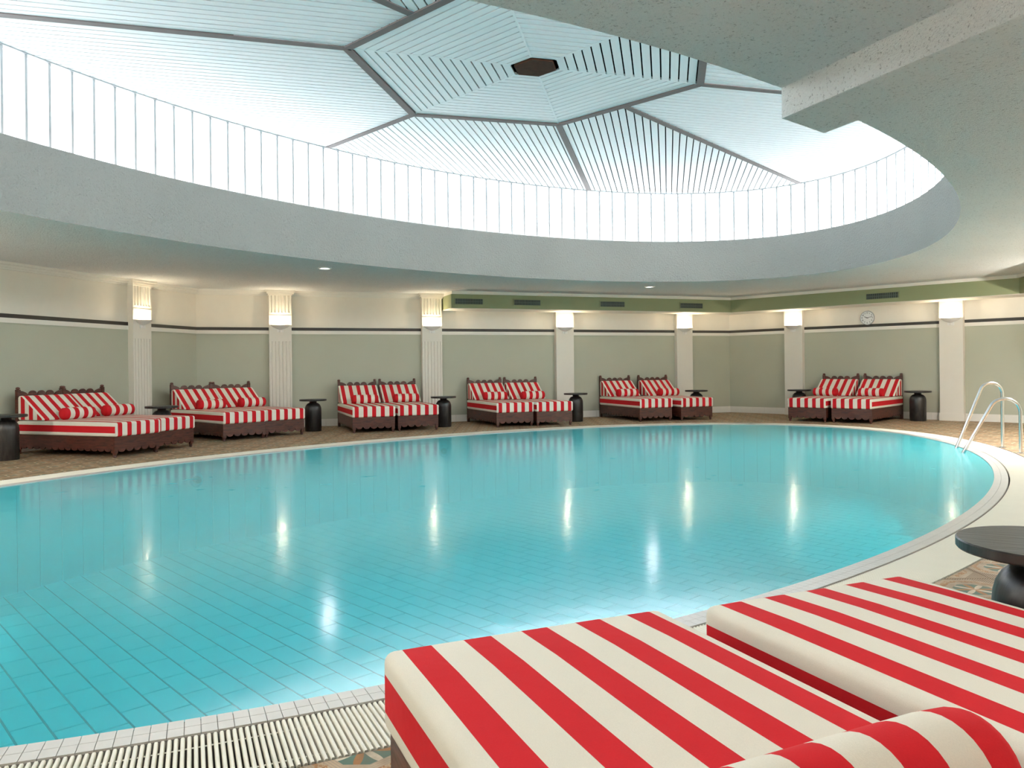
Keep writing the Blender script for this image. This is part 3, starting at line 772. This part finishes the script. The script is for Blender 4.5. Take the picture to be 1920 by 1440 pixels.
def scallop_panel(width, lobes, z_top, z_hi, z_lo, thick, leg):
    "board with a scalloped lower edge between two brackets; x across, facing -y"
    pts = [(-width / 2, z_top), (-width / 2, z_lo - .01), (-width / 2 + leg, z_lo - .01), (-width / 2 + leg, z_hi)]
    w_ = (width - 2 * leg) / lobes
    for i in range(lobes):
        for k in range(1, 8):
            a = math.pi * k / 8; pts.append((-width / 2 + leg + w_ * (i + .5) - w_ * .5 * math.cos(a), z_hi - (z_hi - z_lo) * math.sin(a)))
        pts.append((-width / 2 + leg + w_ * (i + 1), z_hi))
    pts += [(width / 2 - leg, z_lo - .01), (width / 2, z_lo - .01), (width / 2, z_top)]
    n = len(pts); m = MB(); m.v = [(x, 0, z) for x, z in pts] + [(x, thick, z) for x, z in pts]
    m.f = [tuple(range(n)), tuple(range(2 * n - 1, n - 1, -1))] + [(i, n + i, n + (i + 1) % n, (i + 1) % n) for i in range(n)]; m.m = [0] * len(m.f)
    return m
FRONT = scallop_panel(BWD, 5, .279, .128, .070, .022, .055).mesh('front_panel', 'mahogany')
SIDE = scallop_panel(ML - .06, 14, .279, .122, .078, .020, .05).mesh('side_panel', 'mahogany')
m = MB(); m.lathe([(.0, 0), (.017, 0), (.024, .012), (.020, .026), (.028, .042), (.028, .10), (.0, .10)], 14); LEG = m.mesh('leg', 'mahogany', smooth=True)
m = MB(); m.box(-BWD / 2 + .02, BWD / 2 - .02, .03, ML - .05, .235, .274); DECK = m.mesh('deck', 'mahogany')
def headboard():
    w_ = BWD; pts = [(-w_ / 2 + .04, .10)]; inner = w_ - .08; cw = inner / 5; x0 = -w_ / 2 + .04
    for k in range(0, 7):
        a = math.pi / 2 * k / 6; pts.append((x0 + cw * .95 * math.sin(a) * 1.0, .895 - .072 * (1 - math.cos(a)) ** .8))
    for i in (1, 2, 3):
        pts.append((x0 + cw * i, .825))
        for k in range(1, 10):
            a = math.pi * k / 10; pts.append((x0 + cw * (i + .5) - cw * .48 * math.cos(a), .825 + .070 * math.sin(a)))
    pts.append((x0 + cw * 4, .825))
    for k in range(6, -1, -1):
        a = math.pi / 2 * k / 6; pts.append((w_ / 2 - .04 - cw * .95 * math.sin(a), .895 - .072 * (1 - math.cos(a)) ** .8))
    pts.append((w_ / 2 - .04, .10)); n = len(pts); m = MB(); y0, y1 = ML - .028, ML - .002
    m.v = [(x, y0, z) for x, z in pts] + [(x, y1, z) for x, z in pts]
    m.f = [tuple(range(n)), tuple(range(2 * n - 1, n - 1, -1))] + [(i, n + i, n + (i + 1) % n, (i + 1) % n) for i in range(n)]; m.m = [0] * len(m.f)
    return m.mesh('headboard', 'mahogany')
HEAD = headboard()
m = MB(); m.box(-.024, .024, -.026, .026, 0, .912); m.lathe([(.0, .912), (.020, .912), (.030, .924), (.028, .938), (.014, .948), (.0, .95)], 14); POST = m.mesh('post', 'mahogany')
proto = {}
def daybed(loc, yaw, label):
    e = empty('daybed', loc, yaw); tag(e, label, 'daybed', 'red and white striped daybeds')
    link('mattress', MATTRESS, e); link('back_cushion', WEDGE, e); link('deck', DECK, e); link('headboard', HEAD, e)
    link('front_panel', FRONT, e, (0, .005, 0))
    link('side_panel', SIDE, e, (-BWD / 2, ML / 2 - .01, 0), R(-90)); link('side_panel', SIDE, e, (BWD / 2, ML / 2 - .01, 0), R(90))
    for sx_ in (-1, 1):
        link('leg', LEG, e, (sx_ * (BWD / 2 - .03), .035, 0)); link('post', POST, e, (sx_ * (BWD / 2 - .02), ML - .015, 0))
    return e
# bolsters: striped rings round the roll
BL, BR = .50, .083
def bolster():
    m = MB(); prof = [(0.0, -BL / 2 - .008), (.03, -BL / 2 - .008), (BR - .02, -BL / 2 - .004), (BR - .004, -BL / 2 + .008), (BR, -BL / 2 + .022)]
    k = 7; bw = BL / k; cut = [-BL / 2 + bw * i for i in range(1, k)]
    zs = sorted(set([-BL / 2 + .022] + cut + [BL / 2 - .022])); seg = 32
    prof += [(BR + .003, z) for z in zs[1:-1]] + [(BR, BL / 2 - .022), (BR - .004, BL / 2 - .008), (BR - .02, BL / 2 + .004), (.03, BL / 2 + .008), (0.0, BL / 2 + .008)]
    n = len(prof)
    for i in range(seg):
        a = 2 * math.pi * i / seg
        for r, x in prof: m.v.append((x, r * math.cos(a), r * math.sin(a)))
    for i in range(seg):
        j = (i + 1) % seg
        for q in range(n - 1):
            xm = (prof[q][1] + prof[q + 1][1]) / 2; b_ = int((min(max(xm, -BL / 2 + .001), BL / 2 - .001) + BL / 2) / bw)
            m.f.append((i * n + q, j * n + q, j * n + q + 1, i * n + q + 1)); m.m.append(b_ % 2)
    return m.mesh('bolster_pillow', ['fabric_red', 'fabric_cream'], smooth=True)
BOLSTER = bolster()
def place_bolster(e, yaw, x, y, label, tilt=0.0, z=None):
    c, s = math.cos(yaw), math.sin(yaw)
    o = link('bolster_pillow', BOLSTER, None, (e.location.x + c * x - s * y, e.location.y + s * x + c * y, (SEAT + .010 + BR) if z is None else z), yaw + tilt)
    tag(o, label, 'bolster', 'striped bolster pillows on the daybeds')
ORD = ['first', 'second', 'third', 'fourth', 'fifth', 'sixth', 'seventh', 'eighth', 'ninth', 'tenth', 'eleventh', 'twelfth']
PAIRS = [((-5.375, 10.589), (-4.92, 12.10), 69.0, .988), ((-4.696, 12.727), (-3.71, 13.97), 48.5, 1.0), ((-2.892, 14.189), (-1.405, 14.85), 20.5, .992),
         ((-.303, 15.088), (1.19, 15.58), 21.0, 1.0), ((2.636, 16.219), (4.26, 16.70), 20.0, 1.0), ((5.77, 16.41), (7.019, 15.311), -43.0, .976)]
BOFF = [((.10, 1.24), (.12, 1.24)), ((.06, 1.24), (.08, 1.24)), ((.06, 1.26), (.06, 1.26)), ((.04, 1.26), (.06, 1.26)), ((.0, 1.24), (.06, 1.24)), ((-.10, 1.24), (-.04, 1.26))]
near_what = ['by the end table', 'by the fluted corner columns', 'between two fluted columns', 'under the first air grilles', 'by the plain columns', 'under the wall clock']
for i, (fl, fr_, yaw, sc) in enumerate(PAIRS):
    y_ = R(yaw); e_ = Vector((math.cos(y_), math.sin(y_)))
    l, r_ = Vector(fl) * sc, Vector(fr_) * sc; fn2 = Vector((-e_.y, e_.x))
    for s_ in (0, 1):
        c = l + e_ * (BWD / 2) if s_ == 0 else r_ - e_ * (BWD / 2)
        k = 2 * i + s_
        o = daybed((c.x, c.y, 0), y_, f'{ORD[k]} striped daybed from the left along the far wall, {near_what[i]}')
        bx, by = BOFF[i][s_]
        place_bolster(o, y_, bx, by, f'striped bolster on the {ORD[k]} far daybed counted from the left', R(rnd.uniform(-4, 4)))
NY = R(203.2)
o = daybed((.049, 2.035, 0), NY, 'large striped daybed in front of the camera beside the overflow grating, bolster on it')
place_bolster(o, NY, .03, 1.071, 'large striped bolster lying on the front daybed at the bottom edge', R(2))
o = daybed((.905, 2.365, 0), NY, 'large striped daybed in front of the camera beside the big round table')

# ------------------------------------------------------------------ round side tables
m = MB(); m.lathe([(.0, .565), (.246, .565), (.25, .570), (.25, .594), (.246, .598), (.0, .598)], 48); TTOP = m.mesh('table_top', 'black_wood', smooth=True)
m = MB(); m.lathe([(.0, 0), (.150, 0), (.152, .004), (.152, .40), (.149, .435), (.140, .468), (.124, .496), (.100, .518), (.080, .527), (.0, .527)], 40); TBASE = m.mesh('pedestal', 'black_wood', smooth=True)
m = MB(); m.lathe([(.0, .525), (.07, .525), (.064, .545), (.075, .566), (.0, .566)], 28); TNECK = m.mesh('neck', 'black_wood', smooth=True)
tabs = [((-6.72, 10.40), 'dark round pedestal table at the end of the row beside the first daybed'), ((-5.60, 12.52), 'dark round pedestal table half hidden between the second and third daybeds'),
        ((-3.749, 14.746), 'dark round pedestal table between the fourth and fifth daybeds'), ((-1.36, 15.471), 'dark round pedestal table in front of the fluted column by the sixth daybed'),
        ((1.341, 16.583), 'dark round pedestal table between the eighth and ninth daybeds'), ((4.16, 17.72), 'dark round pedestal table behind the tenth daybed near the room corner'),
        ((6.375, 17.42), 'dark round pedestal table behind the eleventh daybed'), ((8.12, 15.70), 'dark round pedestal table beside the twelfth daybed under the clock wall'),
        ((1.64, 2.405), 'large black wooden pedestal table in front beside the striped daybed')]
for (x, y), lab in tabs:
    e = empty('side_table', (x, y, 0), rnd.uniform(0, 6)); tag(e, lab, 'side table', 'dark round pedestal tables')
    link('table_top', TTOP, e); link('pedestal', TBASE, e); link('neck', TNECK, e)

# ------------------------------------------------------------------ clock and air grilles
dd, nn = side_frame(B, Cc); cp = ray_to(1628, B, nn, .0)
clk = empty('wall_clock', (cp.x, cp.y, 2.137)); tag(clk, 'round white wall clock on the cream wall above the dark band', 'clock')
clk.rotation_euler = Vector((nn.x, nn.y, 0)).to_track_quat('Z', 'Y').to_euler()
m = MB(); m.lathe([(0, 0), (.150, 0), (.155, .012), (.150, .036), (.140, .040), (.136, .030), (0, .030)], 36); m.build('case', 'frame_grey', clk, smooth=True)
m = MB(); m.lathe([(0, .028), (.138, .028), (.138, .032), (0, .032)], 36); m.build('dial', 'clock_white', clk)
for k in range(12):
    a = math.pi / 2 - k * math.pi / 6; tx = bpy.data.curves.new('numeral', 'FONT'); tx.body = str(k or 12); tx.size = .05; tx.align_x = 'CENTER'; tx.align_y = 'CENTER'; tx.extrude = .001
    tmp = bpy.data.objects.new('numeral', tx); COL.objects.link(tmp)
    me = bpy.data.meshes.new_from_object(tmp.evaluated_get(bpy.context.evaluated_depsgraph_get())); bpy.data.objects.remove(tmp)
    me.materials.clear(); me.materials.append(MATS['clock_black']); link('numeral', me, clk, (.108 * math.cos(a), .108 * math.sin(a), .033))
def hand(L, w_, ang, z, name):
    m = MB(); m.box(-w_ / 2, w_ / 2, -.025, L, z, z + .002); o = m.build(name, 'clock_black', clk); o.rotation_euler = (0, 0, ang)
hand(.066, .011, R(66), .036, 'hour_hand'); hand(.105, .008, R(-78), .039, 'minute_hand')
vents = [((-.876, 16.191), nB, .597), ((.336, 16.627), nB, .598), ((2.228, 17.307), nB, .597), ((4.13, 17.992), nB, .596), ((7.514, 15.884), nR, .63)]
vl = ['first dark slotted air grille on the bulkhead beside the fluted column', 'second dark slotted air grille on the bulkhead', 'third dark slotted air grille on the bulkhead', 'fourth dark slotted air grille on the bulkhead above the plain column by the corner', 'long dark slotted air grille on the bulkhead above the clock']
for (c, n, w_), lab in zip(vents, vl):
    c = Vector(c); ref = (A if n is nB else B) + n * BD; c = c + n * ((ref - c).dot(n))
    e = empty('air_grille', (c.x, c.y, 2.525), math.atan2(n.x, -n.y)); tag(e, lab, 'air vent', 'air grilles on the bulkhead')
    h = .056; m = MB(); m.box(-w_ / 2, w_ / 2, -.004, 0, -h, h); m.build('backing', 'vent_dark', e)
    m = MB(); fw = .016
    for q in ((-w_ / 2 - fw, w_ / 2 + fw, h, h + fw), (-w_ / 2 - fw, w_ / 2 + fw, -h - fw, -h), (-w_ / 2 - fw, -w_ / 2, -h, h), (w_ / 2, w_ / 2 + fw, -h, h)): m.box(q[0], q[1], -.012, 0, q[2], q[3])
    m.build('frame', 'bulkhead_green', e)
    mv = MB(); mv.box(-.006, .006, -.010, -.003, -h, h); me = mv.mesh('slat', 'vent_grey', fix=False); k = 17
    for i in range(k): link('slat', me, e, (-w_ / 2 + w_ * (i + .5) / k, 0, 0))
    mh = MB()
    mh.box(-w_ / 2, w_ / 2, -.008, -.004, -.005, .005); mh.build('crossbar', 'vent_grey', e)
